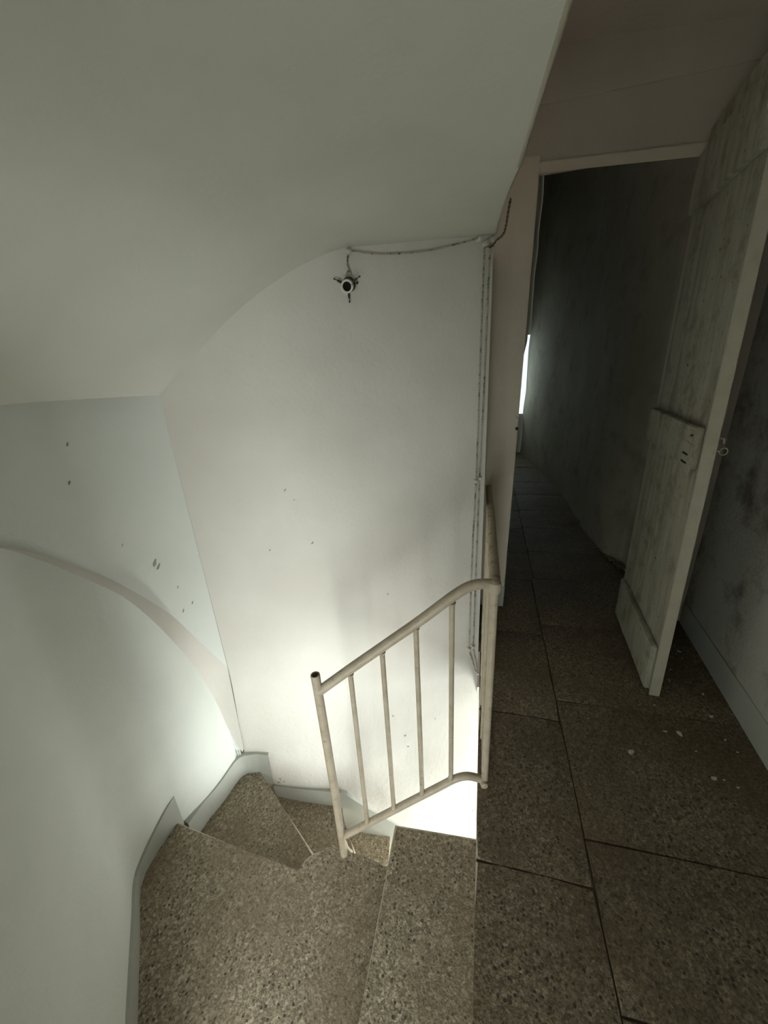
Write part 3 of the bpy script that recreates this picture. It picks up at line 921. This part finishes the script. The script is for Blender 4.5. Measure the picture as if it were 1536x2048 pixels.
def dbox(bm, u0, u1, w0, w1, z0, z1, nz=12, rag=0.0, bev=0.003, rag_end=0.0, seed=0, nu=6):
    us = [lerp(u0, u1, k / nu) for k in range(nu + 1)]
    zs = [lerp(z0, z1, k / nz) for k in range(nz + 1)]

    def P(i, j, w):
        u, z = us[i], zs[j]
        if j == 0: z += rag * (0.5 + noise.noise(Vector((u * 9, seed, 1))))
        if j == nz: z += rag * 0.6 * noise.noise(Vector((u * 9, seed, 7)))
        if i == nu: u += rag_end * noise.noise(Vector((z * 30, seed, 3)))
        if i == 0: u += rag_end * 0.6 * noise.noise(Vector((z * 22, seed, 5)))
        return dl(u, w, z)
    f = [[bm.verts.new(P(i, j, w0)) for i in range(nu + 1)] for j in range(nz + 1)]
    g = [[bm.verts.new(P(i, j, w1)) for i in range(nu + 1)] for j in range(nz + 1)]
    for j in range(nz):
        for i in range(nu):
            bm.faces.new((f[j][i], f[j][i + 1], f[j + 1][i + 1], f[j + 1][i]))
            bm.faces.new((g[j][i], g[j + 1][i], g[j + 1][i + 1], g[j][i + 1]))
    for j in range(nz):
        bm.faces.new((f[j][0], f[j + 1][0], g[j + 1][0], g[j][0])); bm.faces.new((f[j][nu], g[j][nu], g[j + 1][nu], f[j + 1][nu]))
    for i in range(nu):
        bm.faces.new((f[0][i], g[0][i], g[0][i + 1], f[0][i + 1])); bm.faces.new((f[nz][i], f[nz][i + 1], g[nz][i + 1], g[nz][i]))
    bmesh.ops.recalc_face_normals(bm, faces=bm.faces)
    if bev:
        es = [e for e in bm.edges if len(e.link_faces) == 2 and e.calc_face_angle(0) > 0.9]
        bmesh.ops.bevel(bm, geom=es, offset=bev, segments=2, affect='EDGES')


for k, (a, b) in enumerate(((0.0, 0.251), (0.2515, 0.521), (0.5215, 0.791), (0.7915, 0.985))):
    bm = bmesh.new(); dbox(bm, a, b, 0.0006 * (k % 2), 0.032, 0.012, HT, 30, 0.006, 0.0008, 0.0, k, 4)
    obj('plank', bm, M_door, door)
bm = bmesh.new(); dbox(bm, 0.985, 1.0, -0.004, 0.038, 0.004, HT, 40, 0.0, 0.002, 0.002, 9, 2)
obj('edge_strip', bm, M_dooredge, door)
bm = bmesh.new(); dbox(bm, -0.005, 0.965, -0.024, 0.001, 0.014, 0.270, 6, 0.012, 0.005, 0.008, 21, 16)
tag(obj('ledge', bm, M_door, door), 'bottom ledge with a ragged lower edge')
bm = bmesh.new(); dbox(bm, -0.03, 0.955, -0.026, 0.001, 1.105, 1.270, 8, 0.010, 0.004, 0.012, 33, 16)
tag(obj('ledge', bm, M_door, door), 'middle ledge with a broken lock end')
bm = bmesh.new(); dbox(bm, -0.02, 0.975, -0.026, 0.001, 2.085, 2.300, 8, 0.008, 0.004, 0.010, 45, 16)
tag(obj('ledge', bm, M_door, door), 'top ledge')
bm = bmesh.new(); dbox(bm, 0.80, 0.957, -0.0285, -0.024, 1.085, 1.205, 10, 0.020, 0.001, 0.06, 51, 8)
lk = obj('lock_patch', bm, M_door, door)
for z0 in (1.155, 1.122):
    bm = bmesh.new(); dbox(bm, 0.82, 0.905, -0.0300, -0.0275, z0, z0 + 0.008, 1, 0, 0.001, 0, 3, 2)
    obj('slot', bm, M_dark, lk)
bm = bmesh.new(); lathe(bm, dl(0.93, -0.030, 1.238), (-1, -0.1, 0), [(0.004, 0), (0.006, 0.004), (0.002, 0.009)], 10); obj('nail_head', bm, M_iron, door, smooth=True)
# eye ring behind the free edge
rc = dl(0.985, 0.062, 1.185)
bm = bmesh.new()
tube(bm, [rc + Vector((math.cos(t) * 0.013, 0, math.sin(t) * 0.013)) for t in [2 * math.pi * k / 20 for k in range(21)]], 0.0018, 7)
tube(bm, [dl(0.985, 0.036, 1.185), dl(0.985, 0.050, 1.185)], 0.0028, 7)
obj('eye_ring', bm, M_dooredge, door, smooth=True)
bm = bmesh.new()
tube(bm, [dl(0.985, 0.036, 1.235), dl(0.985, 0.055, 1.232), dl(0.985, 0.058, 1.215)], 0.003, 7)
obj('hook', bm, M_dooredge, door, smooth=True)

# strike plate and bolt hole at the edge of the pilaster
st = thing('strike_plate', 'small painted latch keeper on the edge of the beige pilaster', 'latch', (0.182, YF - 0.012, 1.24))
bm = bmesh.new(); box(bm, 0.168, 0.186, YF - 0.018, YF - 0.010, 1.222, 1.262, 0, 0.0015); pl = obj('plate', bm, M_porc, st)
bm = bmesh.new(); box(bm, 0.174, 0.181, YF - 0.0188, YF - 0.0175, 1.232, 1.252); obj('slot', bm, M_chip, pl)
bm = bmesh.new(); lathe(bm, (0.181, YF - 0.011, 1.180), (0, -1, 0), [(0.0085, 0), (0.0085, 0.010), (0.005, 0.0105), (0.0048, 0.004), (0.0002, 0.004)], 16)
obj('bolt_eye', bm, M_iron, st, smooth=True)

# ------------------------------------------------------------------ plaster flakes and rubble on the floor
flk = [(0.639, 1.326, 0.011, 'largest pale plaster flake in the middle of the landing, nearest the stairs'),
       (0.864, 1.458, 0.011, 'jagged pale plaster flake just in front of the open door leaf edge'),
       (1.034, 1.579, 0.009, 'elongated pale plaster flake close to the right skirting'),
       (0.904, 1.271, 0.010, 'pale plaster flake nearest the viewer, right of the middle flake'),
       (0.809, 1.459, 0.006, 'small flake just left of the jagged flake'),
       (1.079, 2.015, 0.009, 'pale flake in the shade behind the door leaf'),
       (0.818, 1.602, 0.004, 'tiny flake at the foot of the door leaf'),
       (0.945, 1.781, 0.004, 'tiny flake in the shade of the door leaf, second behind its edge'),
       (0.891, 1.382, 0.004, 'tiny flake between the jagged flake and the nearest one'),
       (1.030, 1.462, 0.005, 'small flake right of the tiny ones, near the right skirting'),
       (1.047, 1.409, 0.004, 'tiny flake furthest right beside the skirting'),
       (0.937, 1.272, 0.004, 'tiny flake immediately right of the nearest flake'),
       (1.060, 1.713, 0.006, 'small flake against the right skirting behind the elongated one'),
       (0.97, 1.25, 0.0045, 'small flake furthest right in the nearest row of flakes'),
       (0.98, 1.86, 0.005, 'small flake deep in the shade between door leaf and wall')]
for i, (x, y, s, lab) in enumerate(flk):
    rnd = random.Random(100 + i); bm = bmesh.new()
    th = rnd.uniform(0, 3.1); ring = []
    for k in range(8):
        t = 2 * math.pi * k / 8; r = s * rnd.uniform(0.55, 1.15)
        a, b = math.cos(t) * r * 1.35, math.sin(t) * r * 0.8
        ring.append((x + a * math.cos(th) - b * math.sin(th), y + a * math.sin(th) + b * math.cos(th)))
    prism(bm, ring, 0.0005, 0.0005 + s * 0.35)
    for v_ in bm.verts:
        if v_.co.z > 0.001: v_.co.z += rnd.uniform(-0.1, 0.2) * s
    tag(obj('plaster_flake', bm, M_porc, None, loc=(x, y, 0.0)), lab, 'plaster flake', 'plaster flakes fallen on the landing')
M_rub = plaster('crumbled_plaster', (0.18, 0.13, 0.085), (0.27, 0.20, 0.14), 0.6)
bm = bmesh.new()
rnd = random.Random(5)
for k in range(150):
    t = rnd.random() ** 1.6
    pt = Vector((1.085, 2.93)).lerp(Vector((0.985, 3.28)), t)
    x = pt.x - 0.012 - abs(rnd.gauss(0, 0.016)); y = pt.y + rnd.gauss(0, 0.02)
    s = rnd.uniform(0.005, 0.017) * (1.1 - 0.5 * t)
    mm = Matrix.Translation((x, y, s * 0.6 + rnd.random() * 0.02 * (1 - t))) @ Matrix.Rotation(rnd.uniform(0, 3), 4, 'X') @ Matrix.Rotation(rnd.uniform(0, 3), 4, 'Z')
    bmesh.ops.create_icosphere(bm, subdivisions=1, radius=s, matrix=mm @ Matrix.Diagonal((1, rnd.uniform(0.5, 1), rnd.uniform(0.5, 1), 1)))
tag(obj('rubble', bm, M_rub, None, loc=(1.0, 2.9, 0.0)), 'crumbled brown plaster rubble along the foot of the corridor wall', 'rubble', kind='stuff')
